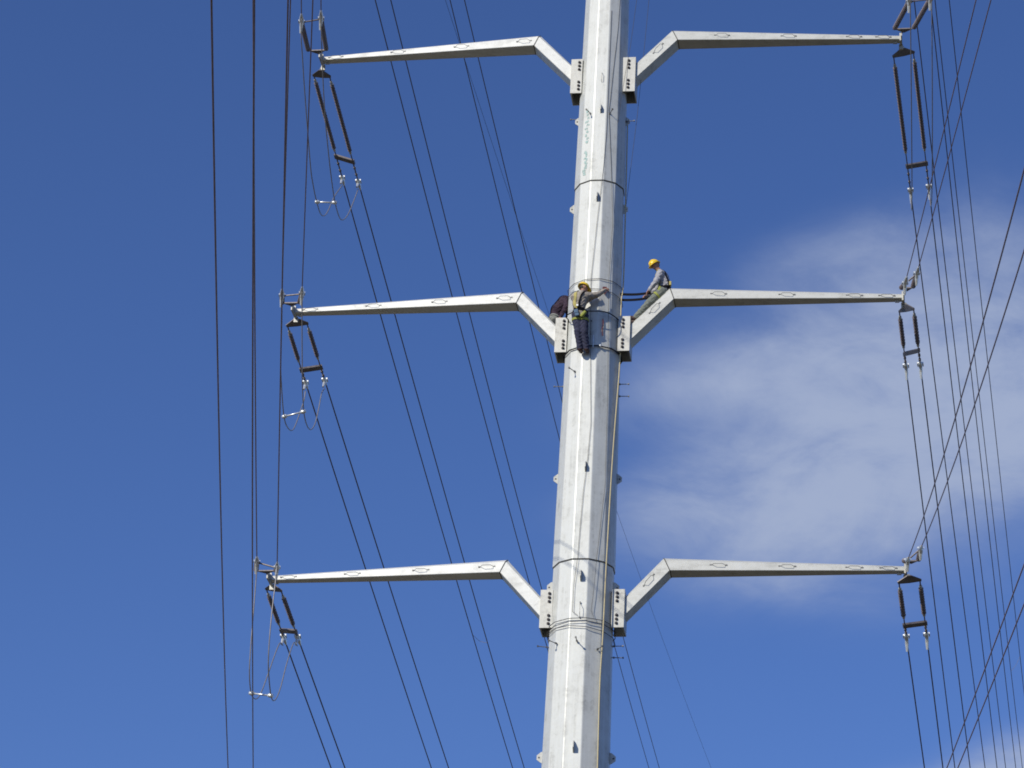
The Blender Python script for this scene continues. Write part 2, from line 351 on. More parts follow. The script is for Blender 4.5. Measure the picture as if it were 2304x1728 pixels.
# ------------------------------------------------------------------ conductors
W = {  # heading, height at the arm, offset along the arm line, slope, curvature
 'L3aB': (.15123, 41.0575, -7.6204, -.11048, .00056), 'L3bB': (.1546, 40.9287, -7.1785, -.11405, .0005), 'L2aB': (.14969, 33.588, -7.6158, -.11791, .0005),
 'L2bB': (.15155, 33.7474, -7.1713, -.11694, .0005), 'L1aB': (.14116, 26.8571, -7.6078, -.12448, .00049), 'L1bB': (.14418, 26.6259, -7.1736, -.12263, .00049),
 'L4aB': (.16125, 48.4991, -7.6508, -.11009, .00052), 'L4bB': (.15781, 49.2462, -7.3906, -.10514, .00059), 'L5aB': (.16891, 56.8896, -7.7187, -.10166, .00058),
 'L5bB': (.17004, 56.9707, -7.2733, -.10149, .00058), 'LGB': (.21514, 57.2749, -8.8989, -.08542, .00056), 'R3aB': (.22775, 40.8098, 7.1761, -.11105, .00048),
 'R3bB': (.22622, 41.1176, 7.649, -.10992, .0005), 'R2aB': (.21669, 33.7009, 7.2047, -.11108, .0005), 'R2bB': (.22179, 33.2088, 7.5866, -.11006, .0005),
 'R1aB': (.21549, 26.1907, 7.1534, -.11118, .0005), 'R1bB': (.21441, 26.3484, 7.6053, -.11114, .0005), 'R4aB': (.22928, 47.8067, 7.2958, -.11217, .00046),
 'R4bB': (.22831, 48.582, 7.6965, -.10861, .00051), 'R5aB': (.23091, 55.4953, 7.323, -.11114, .00047), 'R5bB': (.2314, 55.9239, 7.736, -.10901, .00051),
 'L0aF': (3.06966, 23.3644, -8.0613, -.13063, .00066), 'L0bF': (3.07391, 23.2647, -7.4293, -.12041, .00059), 'L1aF': (3.07816, 26.5022, -7.6354, -.11167, .00052),
 'L1bF': (3.07718, 26.3407, -7.154, -.11119, .00051), 'L2aF': (3.07294, 33.1636, -7.6726, -.11001, .0005), 'L2bF': (3.07645, 33.18, -7.184, -.11019, .0005),
 'L3aF': (3.09434, 39.8896, -7.7279, -.11093, .0005), 'L3bF': (3.09854, 39.9995, -7.2387, -.11105, .0005), 'R2aF': (3.19732, 33.3227, 7.198, -.12831, .00087),
 'R2bF': (3.1926, 33.5063, 7.4414, -.12903, .00086), 'R1aF': (3.24778, 26.7261, 7.2478, -.30394, .00157), 'R1bF': (3.24192, 26.9642, 7.5149, -.29673, .00165),
 'R0aF': (3.21688, 20.555, 7.5152, -.11116, .00054), 'R0bF': (3.21419, 20.4604, 7.6748, -.10898, .00052),
 'R3aF': (R(183.5), 39.90, 7.2, -.12, .0006), 'R3bF': (R(182.5), 39.95, 7.62, -.12, .0006)}
def WP(k, s):
    be, z0, x0, m_, c_ = W[k]; p = D*x0+Vector((math.sin(be), math.cos(be), 0))*s; p.z = z0+m_*s+c_*s*s; return p
# s values: yoke, insulator start/end, spacer plate, clamp start/end
SB = {'L3': ((.54, .72, 3.64, 3.90, 4.76, 5.15), (.44, .66, 3.58, 3.94, 4.74, 5.15)), 'L2': ((.36, .60, 1.90, 2.28, 2.78, 3.1), (.52, .76, 2.04, 2.42, 2.94, 3.2)),
      'L1': ((.84, 1.08, 2.52, 2.82, 3.05, 3.5), (.52, .76, 2.2, 2.45, 2.65, 3.1)), 'R3': ((.32, .64, 4.18, 4.76, 5.72, 6.1), (.58, .88, 4.52, 5.08, 6.02, 6.34)),
      'R2': ((.54, .76, 2.06, 2.34, 2.8, 3.0), (-.28, -.08, 1.24, 1.44, 1.98, 2.16)), 'R1': ((-.39, -.12, 1.22, 1.6, 2.06, 2.36), (-.2, .06, 1.42, 1.78, 2.28, 2.44))}
SF = {'L3': (4.12, 4.05), 'L2': (2.3, 2.35), 'L1': (1.75, 1.8), 'R3': (3.9, 3.9), 'R2': (1.75, 1.9), 'R1': (1.55, 1.7)}
FY = {'L3': (-7.60, -7.13), 'L2': (-7.62, -7.19), 'L1': (-7.60, -7.13), 'R3': (7.23, 7.70), 'R2': (7.29, 7.56), 'R1': (7.25, 7.57)}
SN = {'L': 'left', 'R': 'right'}; LN = {3: 'top', 2: 'middle', 1: 'bottom'}
def insulator(parent, p0, p1, r=.058):
    L = (Vector(p1)-Vector(p0)).length; n = max(6, int((L-.2)/.06)); pr = [(0, .03), (.10, .03), (.101, .026)]; st = (L-.2)/n
    for i in range(n):
        d = .1+st*i; pr += [(d+st*.2, .036), (d+st*.45, r if i % 2 == 0 else r*.88), (d+st*.65, r if i % 2 == 0 else r*.88), (d+st*.92, .036)]
    pr += [(L-.1, .026), (L-.099, .03), (L, .03)]
    b = MB(); b.lathe(p0, p1, pr, 10); o = b.build('insulator', 'ins', parent)
    b = MB(); u = (Vector(p1)-Vector(p0)).normalized(); b.lathe(p0, p1, [(-.03, .022), (0, .036), (.09, .036), (.10, .02)], 8); b.lathe(Vector(p1)-u*.1, p1, [(0, .02), (.01, .036), (.1, .036), (.13, .022)], 8); b.build('end_fitting', 'fit', o)
def clamp(parent, p0, p1, drop):
    b = MB(); p0, p1 = Vector(p0), Vector(p1); u = (p1-p0).normalized(); L = (p1-p0).length
    b.lathe(p0, p1, [(-.05, .02), (0, .05), (.12, .058), (L*.6, .05), (L, .024)], 8)
    b.box(p0+u*.08+Z*.02, u*.07, u.cross(Z).normalized()*.075, Z*.02)
    if drop:
        q = p0+u*.16; b.tube([q, q-Z*.10+u*drop*.35, q-Z*.26+u*drop*.6], [.04, .042, .026], 7)
    b.build('dead_end_clamp', 'alu', parent)
for side in 'LR':
    for lv in (3, 2, 1):
        k = f'{side}{lv}'; tip = TIP[(side, lv)]; nm = f'{LN[lv]} {SN[side]} crossarm'
        # back string
        A, B = SB[k]; ka, kb = k+'aB', k+'bB'
        t = thing('insulator_string', WP(ka, A[0]), f'twin grey insulators hanging below the tip of the {nm}', 'insulator', 'insulator strings strung away behind the arms')
        ca, cb = WP(ka, A[0]), WP(kb, B[0]); mid = (ca+cb)/2; dr = (WP(ka, A[1]+.5)-WP(ka, A[1])).normalized(); apex = mid-dr*.20+Z*.03
        sd = (cb-ca).normalized(); pn = sd.cross(dr).normalized()
        b = MB(); b.plate([ca-sd*.04-dr*.03, apex-sd*.05, apex+sd*.05, cb+sd*.04-dr*.03, cb+sd*.03+dr*.05, mid+dr*.07, ca-sd*.03+dr*.05], .024); b.build('yoke_plate', 'yoke', t)
        b = MB(); b.tube([tip-N*.22-Z*.06, apex+Z*.02], .022, 6); b.lathe(tip-N*.22-Z*.05, apex, [(.02, .04), (.08, .04)], 8); b.build('shackle', 'fit', t)
        for kk, q in ((ka, A), (kb, B)):
            b = MB(); b.tube([WP(kk, q[0]), WP(kk, q[1]+.02)], .017, 6); b.build('link', 'yoke', t)
            b = MB(); b.tube([WP(kk, q[2]-.02), WP(kk, q[3])], .016, 6); b.build('link', 'yoke', t)
            b = MB(); b.tube([WP(kk, q[3]), WP(kk, q[4])], .019, 6)
            for j in (.3, .65): b.lathe(WP(kk, lerp(q[3], q[4], j)), WP(kk, q[4]), [(0, .034), (.07, .034)], 6)
            b.build('link', 'yoke', t)
            insulator(t, WP(kk, q[1]), WP(kk, q[2])); clamp(t, WP(kk, q[4]), WP(kk, q[5]), -.35 if side == 'L' else .2)
        pa, pb = WP(ka, A[3]), WP(kb, B[3]); sd = (pb-pa).normalized(); b = MB()
        b.plate([pa-sd*.05-dr*.085, pb+sd*.05-dr*.085, pb+sd*.05+dr*.085, pa-sd*.05+dr*.085], .05); b.build('spacer_plate', 'yoke', t)
        # front string
        ka, kb = k+'aF', k+'bF'; ea, eb = WP(ka, SF[k][0]), WP(kb, SF[k][1])
        t = thing('insulator_string', tip+N*.3, f'twin foreshortened insulators reaching forward over the tip of the {nm}', 'insulator', 'insulator strings strung towards the viewer')
        ya, yb = (tip+N*.36+Z*.06+D*(q-tip.dot(D)) for q in FY[k]); va = (ea-ya).normalized(); vb = (eb-yb).normalized()
        b = MB(); b.tube([ya-D*.04, yb+D*.04], .022, 6); b.tube([tip+N*.24, (ya+yb)/2], .024, 6); b.plate([ya, (ya+yb)/2-N*.16, yb, yb+va*.03, ya+va*.03], .02); b.build('yoke_bar', 'yoke', t)
        insulator(t, ya+va*.06, ea-va*.12, .062); insulator(t, yb+vb*.06, eb-vb*.12, .062)
        b = MB(); b.tube([ea, eb], .02, 6); b.build('spacer_bar', 'yoke', t)
        for kk, e, s_ in ((ka, ea, SF[k][0]), (kb, eb, SF[k][1])): clamp(t, WP(kk, s_-.08), WP(kk, s_+.42), -.3)
# the cables themselves
LAB = {
 'L3aB': 'outer dark cable of the pair going back from the top left crossarm', 'L3bB': 'inner dark cable of the pair going back from the top left crossarm',
 'L2aB': 'outer dark cable of the pair going back from the middle left crossarm', 'L2bB': 'inner dark cable of the pair going back from the middle left crossarm',
 'L1aB': 'outer dark cable of the pair going back from the bottom left crossarm', 'L1bB': 'inner dark cable of the pair going back from the bottom left crossarm',
 'L4aB': 'left cable of the pair from the top edge crossing behind all three left crossarms', 'L4bB': 'right cable of the pair from the top edge crossing behind all three left crossarms',
 'L5aB': 'left cable of the pair passing behind the pole just under the workers', 'L5bB': 'right cable of the pair passing behind the pole just under the workers',
 'LGB': 'very thin wire slanting behind the pole to the bottom edge right of it',
 'R3aB': 'inner dark cable of the pair going back from the top right crossarm', 'R3bB': 'outer dark cable of the pair going back from the top right crossarm',
 'R2aB': 'inner dark cable of the pair going back from the middle right crossarm', 'R2bB': 'outer dark cable of the pair going back from the middle right crossarm',
 'R1aB': 'inner dark cable of the pair going back from the bottom right crossarm', 'R1bB': 'outer dark cable of the pair going back from the bottom right crossarm',
 'R4aB': 'dark cable from the top edge just right of the top right crossarm tip', 'R4bB': 'second dark cable from the top edge right of the top right crossarm tip',
 'R5aB': 'third dark cable from the top edge right of the top right crossarm tip', 'R5bB': 'rightmost of the dark cables falling from the top edge on the right',
 'L0aF': 'leftmost brown cable running alone from the top edge to the bottom edge', 'L0bF': 'second brown cable from the left that reaches the bottom edge',
 'L1aF': 'outer brown cable coming forward from the bottom left crossarm', 'L1bF': 'inner brown cable coming forward from the bottom left crossarm',
 'L2aF': 'outer brown cable coming forward from the middle left crossarm', 'L2bF': 'inner thin brown cable coming forward from the middle left crossarm',
 'L3aF': 'outer cable rising to the top edge from the top left crossarm', 'L3bF': 'inner cable rising to the top edge from the top left crossarm',
 'R2aF': 'left cable of the pair slanting up right from the middle right crossarm', 'R2bF': 'right cable of the pair slanting up right from the middle right crossarm',
 'R1aF': 'upper cable slanting from the bottom right crossarm to the right edge', 'R1bF': 'lower cable slanting from the bottom right crossarm to the right edge',
 'R0aF': 'upper cable of the crossing pair slanting up from the bottom right corner', 'R0bF': 'lower cable of the crossing pair slanting up from the bottom right corner',
 'R3aF': 'inner cable coming forward from the top right crossarm', 'R3bF': 'outer cable coming forward from the top right crossarm'}
for k in W:
    back = k.endswith('B'); s0 = -9. if k[1] == '0' else 0.
    kk = k[:2]
    if kk in SB: s0 = (SB[kk][0 if k[2] == 'a' else 1][4]+.05) if back else SF[kk][0 if k[2] == 'a' else 1]
    L = 165 if back else 130; n = 70
    ss = [s0+(L-s0)*(i/n)**1.35 for i in range(n+1)]
    b = MB(); b.tube([WP(k, s) for s in ss], .0065 if k == 'LGB' else (.0168 if back else (.0142 if k[0] == 'L' else .0112)), 6)
    o = b.build('power_cable' if k != 'LGB' else 'shield_wire', 'gw' if k == 'LGB' else ('wire' if back else 'wire_near'), None, True)
    tag(o, LAB[k], 'cable', 'conductors of the line' if k != 'LGB' else None)
# jumper loops joining the front and back strings
def smooth_path(pts, per=6):
    P = [Vector(p) for p in pts]; P = [P[0]*2-P[1]]+P+[P[-1]*2-P[-2]]; out = []
    for i in range(1, len(P)-2):
        for j in range(per):
            t = j/per; a, b, c, d = P[i-1:i+3]
            out.append(.5*((2*b)+(c-a)*t+(2*a-5*b+4*c-d)*t*t+(3*b-a-3*c+d)*t**3))
    return out+[P[-2]]
JP = {'L3a': [(.29, 38.98), (.6, 38.82), (1.43, 38.37), (2.46, 37.9), (3.62, 37.4), (4.34, 37.3), (5.12, 37.32), (6.04, 37.5), (6.94, 38.07), (8.02, 39.23)],
      'L3b': [(.32, 39.2), (1.19, 38.55), (2.18, 37.99), (3.14, 37.68), (4.07, 37.46), (5.16, 37.35), (6.4, 37.6), (7.5, 38.35), (8.5, 39.4)],
      'L2a': [(.45, 32.3), (.9, 31.47), (1.37, 31.1), (2.26, 30.72), (3.16, 30.85), (4.07, 31.3), (5.0, 32.3), (5.4, 32.8)],
      'L2b': [(.5, 32.3), (1.15, 31.63), (1.6, 31.17), (2.44, 30.8), (3.53, 30.98), (4.4, 31.52), (4.9, 32.2), (5.2, 32.8)],
      'L1a': [(.16, 25.98), (.27, 25.19), (.36, 24.43), (.55, 23.76), (1.09, 23.46), (1.87, 23.62), (2.54, 24.05), (3.2, 24.7), (4.5, 26.0)],
      'L1b': [(.0, 25.67), (-.1, 24.84), (-.02, 24.07), (.27, 23.65), (1.06, 23.37), (1.75, 23.52), (2.47, 24.06), (3.23, 25.0), (4.1, 25.85)],
      'R3a': [(.6, 38.9), (2., 38.1), (4., 37.55), (6., 37.6), (8., 38.4), (9.4, 39.5)], 'R3b': [(.6, 38.9), (2., 38.1), (4., 37.55), (6., 37.6), (8., 38.5), (9.4, 39.7)]}
JS = {'L3': 5.1, 'L2': 2.3, 'L1': 1.1}
for k, pts in JP.items():
    lv = k[:2]; i = 0 if k[2] == 'a' else 1
    pf = WP(k+'F', SF[lv][i]+.3); pb = WP(k+'B', SB[lv][i][4]+.12); h = pb-pf; h.z = 0; h.normalize()
    path = smooth_path([pf]+[Vector((pf.x+h.x*s, pf.y+h.y*s, z)) for s, z in pts]+[pb-Z*.2])
    b = MB(); b.tube(path, .0135, 6); o = b.build('jumper_cable', 'jump', None, True)
    w = {'L': ('outer', 'inner'), 'R': ('inner', 'outer')}[k[0]][i]
    tag(o, f'{w} slack jumper loop hanging under the {LN[int(k[1])]} {SN[k[0]]} crossarm tip', 'cable', 'jumper loops'); pass
    if lv in JS: JS.setdefault(lv+'p', []).append(min(path, key=lambda p: abs((p-pf).dot(h)-JS[lv]) + (0 if p.z < pf.z-2 else 9)))
for lv in ('L3', 'L2', 'L1'):
    p, q = JS[lv+'p']; u = (q-p).normalized(); b = MB()
    b.tube([p-u*.02, q+u*.02], .021, 7); b.lathe(p-u*.05, q, [(0, .035), (.04, .05), (.1, .05), (.13, .03)], 8); b.lathe(q+u*.05, p, [(0, .035), (.04, .05), (.1, .05), (.13, .03)], 8)
    tag(b.build('jumper_spacer', 'alu', None, True), f'short pale rod spacing the jumper loops under the {LN[int(lv[1])]} left crossarm', 'spacer', 'jumper spacers')
# bundle ties between far cables
for (a, b_, s, lab) in (('L3aB', 'L3bB', 31.5, 'small pale tie between two cables low down left of the pole'),
                       ('R5aB', 'R5bB', 66., 'thin drooping tie between the two rightmost cables beside the clouds'), ('R4aB', 'R4bB', 62., 'thin drooping tie between two cables over the lower cloud')):
    p = WP(a, s); q = min((WP(b_, s+d*.1) for d in range(-120, 120)), key=lambda v: (v-p).length); bb = MB()
    bb.tube([p, lerp(p, q, .25)-Z*.05, lerp(p, q, .5)-Z*.09, lerp(p, q, .75)-Z*.06, q], .007, 5); tag(bb.build('cable_tie', 'jump'), lab, 'spacer')

# ------------------------------------------------------------------ ropes on the pole
def on_skin(pts, r, ex): return [surf(a, z, ex+r) for a, z in pts]
def dense(pts, n=4):
    out = []
    for (a, z), (a2, z2) in zip(pts, pts[1:]): out += [(lerp(a, a2, i/n), lerp(z, z2, i/n)) for i in range(n)]
    return out+[pts[-1]]
b = MB(); up_ = [surf(84, 38.9, .06), surf(82, 36.5, .06), surf(78, 34.6, .06), surf(70, 33.95, .05)]
b.tube(smooth_path(up_+on_skin([(63.6, 33.67), (63.5, 32.7), (62.9, 31.86), (53.7, 30.4), (47.3, 29.22), (41.9, 27.72), (39, 26.8), (37.2, 25.93), (35.2, 24.85), (32.8, 23.77), (33.1, 21.82), (34, 15), (35, 1.2)], .018, .03), 5), .017, 7)
tag(b.build('hand_rope', 'rope', None, True), 'cream rope hanging down the shaded right side of the pole', 'rope')
b = MB(); b.tube(smooth_path(on_skin(dense([(10, 41.9), (8.6, 38.29), (4.9, 37.26), (.4, 36.55), (-5, 35.66), (-12.5, 34.11), (-8, 32.3), (-.4, 30.23), (-3.6, 29.28), (-9, 28.48), (-13, 27.29), (-14.1, 26.77), (-18.6, 26.1), (-18.6, 25.45), (-9, 25.35)]), .0048, .022), 2), .0048, 5)
tag(b.build('tag_line', 'line', None, True), 'thin dark line straggling down the bright front of the pole', 'rope')
b = MB(); b.tube(smooth_path(on_skin(dense([(33, 42.4), (29.8, 41.43), (20, 40.06), (13, 38.85), (24, 37.2), (31.5, 35.74), (26.7, 34.17), (32, 31), (32.4, 28.69), (20.7, 26.83), (16.2, 25.87), (13.4, 25.5), (20, 25.3)]), .0048, .022), 2), .0048, 5)
tag(b.build('tag_line', 'line', None, True), 'thin dark line down the grey shaded faces of the pole', 'rope')
def wrap(z, dz, r, lab, name='wire_wrap', mt='line', ph=0., a0=-180, a1=180):
    pts = []
    for i in range(0, 73):
        a = a0+(a1-a0)*i/72; pts.append(surf(a, z+dz*math.sin(R(a*1.3+ph)), r+.024))
    b = MB(); b.tube(pts, r, 6); tag(b.build(name, mt, None, True), lab, 'strap')
wrap(25.29, .02, .009, 'uppermost dark wire wrapped round the pole below the bottom arm brackets'); wrap(25.18, .04, .009, 'middle dark wire wrapped round the pole below the bottom arm brackets', ph=60); wrap(25.06, .05, .009, 'lowest dark wire wrapped round the pole below the bottom arm brackets', ph=150)
wrap(32.24, .015, .017, 'dark strap round the pole at the boots of the climbing worker', 'pole_strap', 'strap'); wrap(34.05, .03, .008, 'dark line round the pole at the height of the raised hands', 'pole_strap', 'line', 40); wrap(33.78, .03, .007, 'thinner line round the pole just below the raised hands', 'pole_strap', 'line', 160)
# thin lines hanging beside the pole
b = MB(); b.tube([surf(86, 52, .9), surf(86, 44, .62), surf(85, 41, .43), surf(84, 39, .29), surf(83, 37.4, .15), surf(82, 36.2, .05)], .0055, 5); tag(b.build('hand_line', 'line'), 'hair thin line hanging clear of the pole beside the top right arm', 'rope')
b = MB(); b.tube([surf(72, 52, .5), surf(70, 43, .30), surf(60, 41, .16), surf(46, 39.8, .10), surf(36, 38.6, .03)], .0055, 5); tag(b.build('hand_line', 'line'), 'hair thin line crossing the face of the top right bracket', 'rope')

# ------------------------------------------------------------------ people
# body: smooth union of tapered limbs, meshed with surface nets so that it is one continuous skin
def sd_cone(P, a, b, ra, rb):
    a = np.array(a); b = np.array(b); ba = b-a; t = np.clip(((P-a)@ba)/(ba@ba), 0, 1)
    return np.linalg.norm(P-a-t[..., None]*ba, axis=-1)-(ra+(rb-ra)*t)
def smin(a, b, k):
    h = np.clip(.5+.5*(b-a)/k, 0, 1); return b+(a-b)*h-k*h*(1-h)
def body_field(P, prims):
    d = None
    for a, b, ra, rb, m_, k in prims:
        e = sd_cone(P, a, b, ra, rb); d = e if d is None else smin(d, e, k)
    return d
def surface_nets(prims, h):
    pts = np.array([p for q in prims for p in (q[0], q[1])]); lo = pts.min(0)-.26; hi = pts.max(0)+.26
    n = np.ceil((hi-lo)/h).astype(int)+1
    gx = [lo[i]+h*np.arange(n[i]) for i in range(3)]
    P = np.stack(np.meshgrid(*gx, indexing='ij'), -1); F = np.full(tuple(n), 1.)
    for a, b, ra, rb, m_, k in prims:
        mg = max(ra, rb)+k+4*h; i0 = np.maximum(((np.minimum(a, b)-mg-lo)/h).astype(int), 0); i1 = np.minimum(((np.maximum(a, b)+mg-lo)/h).astype(int)+1, n)
        sb = tuple(slice(i0[i], i1[i]) for i in range(3)); F[sb] = smin(F[sb], sd_cone(P[sb], a, b, ra, rb), k)
    ins = F < 0
    cn = n-1; acc = np.zeros((*cn, 3)); cnt = np.zeros(cn)
    cor = [(i, j, k) for i in (0, 1) for j in (0, 1) for k in (0, 1)]
    sl = lambda c: tuple(slice(c[i], c[i]+cn[i]) for i in range(3))
    for c in cor:
        for ax in range(3):
            if c[ax]: continue
            c2 = list(c); c2[ax] = 1
            f0, f1 = F[sl(c)], F[sl(c2)]; x = (f0 < 0) != (f1 < 0)
            t = np.where(x, f0/np.where(x, f0-f1, 1), 0); o = np.zeros((*cn, 3)); o[...] = c; o[..., ax] += t
            acc += o*x[..., None]; cnt += x
    act = cnt > 0; idx = -np.ones(cn, int); idx[act] = np.arange(act.sum())
    ijk = np.argwhere(act); V = lo+h*(ijk+acc[act]/cnt[act][:, None])
    faces = []
    for ax in range(3):
        b_, c_ = (ax+1) % 3, (ax+2) % 3
        s0 = [slice(None)]*3; s1 = [slice(None)]*3; s0[ax] = slice(0, -1); s1[ax] = slice(1, None)
        E = np.argwhere(ins[tuple(s0)] != ins[tuple(s1)])
        ok = (E[:, b_] > 0) & (E[:, c_] > 0) & (E[:, b_] < cn[b_]) & (E[:, c_] < cn[c_]); E = E[ok]; q = []
        for db, dc in ((0, 0), (-1, 0), (-1, -1), (0, -1)):
            w = E.copy(); w[:, b_] += db; w[:, c_] += dc; q.append(idx[tuple(w.T)])
        q = np.stack(q, 1); fl = ~ins[tuple(E.T)]; q[fl] = q[fl][:, ::-1]; faces.append(q)
    return V, np.concatenate(faces)
def hand_prims(wr, dirv, palm, side):
    # a palm and five bent fingers; palm = direction the palm faces, side = towards the thumb
    w, d, p, s = Vector(wr), Vector(dirv).normalized(), Vector(palm).normalized(), Vector(side).normalized(); out = []
    k = w+d*.085
    out += [(w, w+d*.05+s*.018, .022, .024, 'skin', .012), (w, w+d*.05-s*.02, .022, .022, 'skin', .012), (w+s*.01, k+s*.028, .02, .015, 'skin', .01), (w-s*.01, k-s*.028, .02, .014, 'skin', .01)]
    for i, ln in enumerate((.068, .078, .072, .056)):
        a = k+s*(.033-.022*i); m_ = a+d*ln*.5+p*.016; e = m_+d*ln*.32+p*.034
        out += [(a, m_, .0098, .0092, 'skin', .004), (m_, e, .0092, .008, 'skin', .004)]
    a = w+d*.03+s*.03; m_ = a+d*.03+s*.03+p*.012; out += [(a, m_, .0115, .0105, 'skin', .004), (m_, m_+d*.034+p*.016, .0105, .0085, 'skin', .004)]
    return out
def person(label, base, J, mats, helmet=True, look=None, hold=None):
    """J: joint name -> world point.  mats: shirt, trousers, boot"""
    root = thing('person', base, label, 'person'); J = {k: Vector(v) for k, v in J.items()}
    pr = []; A = lambda a, b, ra, rb, m_, k=.03: pr.append((J[a] if isinstance(a, str) else a, J[b] if isinstance(b, str) else b, ra, rb, m_, k))
    hd, nk = J['head'], J['neck']; upv = (hd-nk).normalized(); face = Vector(look).normalized(); face = (face-upv*face.dot(upv)).normalized(); sdv = face.cross(upv).normalized()
    sl, sr, hl, hr = J['sho_l'], J['sho_r'], J['hip_l'], J['hip_r']
    ch, pe, wa = J['chest'], J['pelvis'], J['waist']
    A(lerp(hl, pe, .15), lerp(hr, pe, .15), .105, .105, 'trousers'); A('pelvis', 'waist', .135, .132, 'shirt', .06); A('waist', 'chest', .142, .16, 'shirt', .06)
    A(lerp(sl, ch, .3), lerp(sr, ch, .3), .105, .105, 'shirt', .06); A(lerp(wa, ch, .4)+(sl-ch)*.35, lerp(wa, ch, .4)+(sr-ch)*.35, .10, .10, 'shirt', .06)
    A('chest', 'neck', .09, .058, 'shirt', .05); A('neck', lerp(nk, hd, .5), .052, .052, 'skin', .02)
    # head: skull, jaw, chin, nose, ears
    A(hd-face*.015+upv*.02, hd+face*.012+upv*.02, .092, .086, 'skin', .02); A(hd+upv*.0+face*.02, hd-upv*.085+face*.045, .07, .042, 'skin', .03)
    A(hd-upv*.005+face*.092, hd-upv*.032+face*.112, .011, .015, 'skin', .012)
    for s_ in (-1, 1): A(hd+sdv*s_*.084-upv*.02, hd+sdv*s_*.09+upv*.012-face*.008, .012, .016, 'skin', .01)
    A(hd-upv*.058+face*.076-sdv*.016, hd-upv*.058+face*.076+sdv*.016, .012, .012, 'skin', .01)
    for s_ in 'lr':
        A('sho_'+s_, 'elb_'+s_, .082, .068, 'shirt', .035); A('elb_'+s_, 'han_'+s_, .068, .047, 'shirt', .02)
        A('hip_'+s_, 'kne_'+s_, .122, .09, 'trousers', .04); A('kne_'+s_, 'ank_'+s_, .09, .074, 'trousers', .025)
        an, to = J['ank_'+s_], J['toe_'+s_]; fd = (to-an)
        sh = (J['ank_'+s_]-J['kne_'+s_]).normalized()
        A(an-sh*.03, an+sh*.05, .05, .05, 'boot', .02); A(an+sh*.05-fd*.15, lerp(an+sh*.05, to, .6), .048, .045, 'boot', .03); A(lerp(an+sh*.05, to, .6), to, .045, .036, 'boot', .03)
        hv = (J['han_'+s_]-J['elb_'+s_]).normalized(); pm = Vector(hold) if hold else -upv; pm = (pm-hv*pm.dot(hv)).normalized(); sd2 = hv.cross(pm)*(1 if s_ == 'l' else -1)
        pr.extend((a, b, ra, rb, m_, k) for a, b, ra, rb, m_, k in hand_prims(J['han_'+s_]+hv*.01, hv, pm, sd2))
    V, Fc = surface_nets([(np.array(a), np.array(b), ra, rb, m_, k) for a, b, ra, rb, m_, k in pr], .0115)
    names = ['shirt', 'trousers', 'skin', 'boot']; cen = V[Fc].mean(1); best = np.full(len(cen), 9.); mi = np.zeros(len(cen), int)
    for a, b, ra, rb, m_, k in pr:
        e = sd_cone(cen, a, b, ra, rb)-(.006 if m_ == 'boot' else 0); w = e < best; best = np.where(w, e, best); mi = np.where(w, names.index(m_), mi)
    # folds in the cloth
    cloth = np.isin(mi, (0, 1)); vm = np.zeros(len(V), bool); vm[Fc[cloth].ravel()] = True
    me = bpy.data.meshes.new('body'); V = V-np.array(root.location); me.from_pydata(V.tolist(), [], Fc.tolist()); me.update()
    nr = np.zeros(len(V)*3); me.vertices.foreach_get('normal', nr); nr = nr.reshape(-1, 3)
    wv = np.sin(V[:, 2]*70+np.sin(V[:, 0]*37)*2+np.sin(V[:, 1]*31)*2)*.5+np.sin(V[:, 0]*43+V[:, 2]*29+np.sin(V[:, 1]*51))*.5
    V = V+nr*(wv*.009*vm)[:, None]; me.vertices.foreach_set('co', V.ravel()); me.update()
    for q in (mats[0], mats[1], 'skin', 'boot'): me.materials.append(M[q])
    me.polygons.foreach_set('material_index', mi.astype(np.int32)); me.polygons.foreach_set('use_smooth', [True]*len(me.polygons))
    o = bpy.data.objects.new('body', me); COL.objects.link(o); o.parent = root
    b = MB()
    for s_ in (-1, 1): c = hd+face*.083+sdv*s_*.033+upv*.012; b.lathe(c-face*.012, c+face*.012, [(0, .008), (.008, .013), (.02, .008)], 8)
    b.build('eyes', 'eye', root)
    b = MB()
    prof = [(-.055, .072), (-.05, .094), (.0, .099), (.05, .09), (.085, .055), (.1, .01)]
    b.lathe(hd-face*.04+upv*.0, hd-face*.04+upv*1, [(-.05, .045), (-.04, .066), (.0, .076), (.05, .078), (.085, .055), (.1, .01)], 14); b.build('hair', 'hair', root, True)
    if helmet:
        b = MB(); c = hd+upv*.045-face*.004; vs = []; nu, nv = 20, 7
        for i in range(nv+1):
            ph = math.pi/2*i/nv
            for j in range(nu):
                g_ = 2*math.pi*j/nu; r_ = math.cos(ph); vs.append(c+face*math.cos(g_)*.142*r_+sdv*math.sin(g_)*.118*r_+upv*.135*math.sin(ph))
        fs = [(i*nu+j, i*nu+(j+1) % nu, (i+1)*nu+(j+1) % nu, (i+1)*nu+j) for i in range(nv) for j in range(nu)]
        b.add(vs, fs+[tuple(range(nu))[::-1]])
        # brim, longer over the face, and the crown ridge
        r0 = []; r1 = []
        for j in range(nu):
            g_ = 2*math.pi*j/nu; fr = max(0, math.cos(g_)); ex = .018+.045*fr**2
            r0.append(c+face*math.cos(g_)*.140+sdv*math.sin(g_)*.116); r1.append(c+face*math.cos(g_)*(.142+ex)+sdv*math.sin(g_)*(.118+ex*.7)-upv*(.012+.012*fr))
        vs = [p+upv*.008 for p in r0]+[p+upv*.005 for p in r1]+[p-upv*.006 for p in r1]+[p-upv*.008 for p in r0]
        b.add(vs, [(k*nu+j, k*nu+(j+1) % nu, ((k+1) % 4)*nu+(j+1) % nu, ((k+1) % 4)*nu+j) for k in range(4) for j in range(nu)])
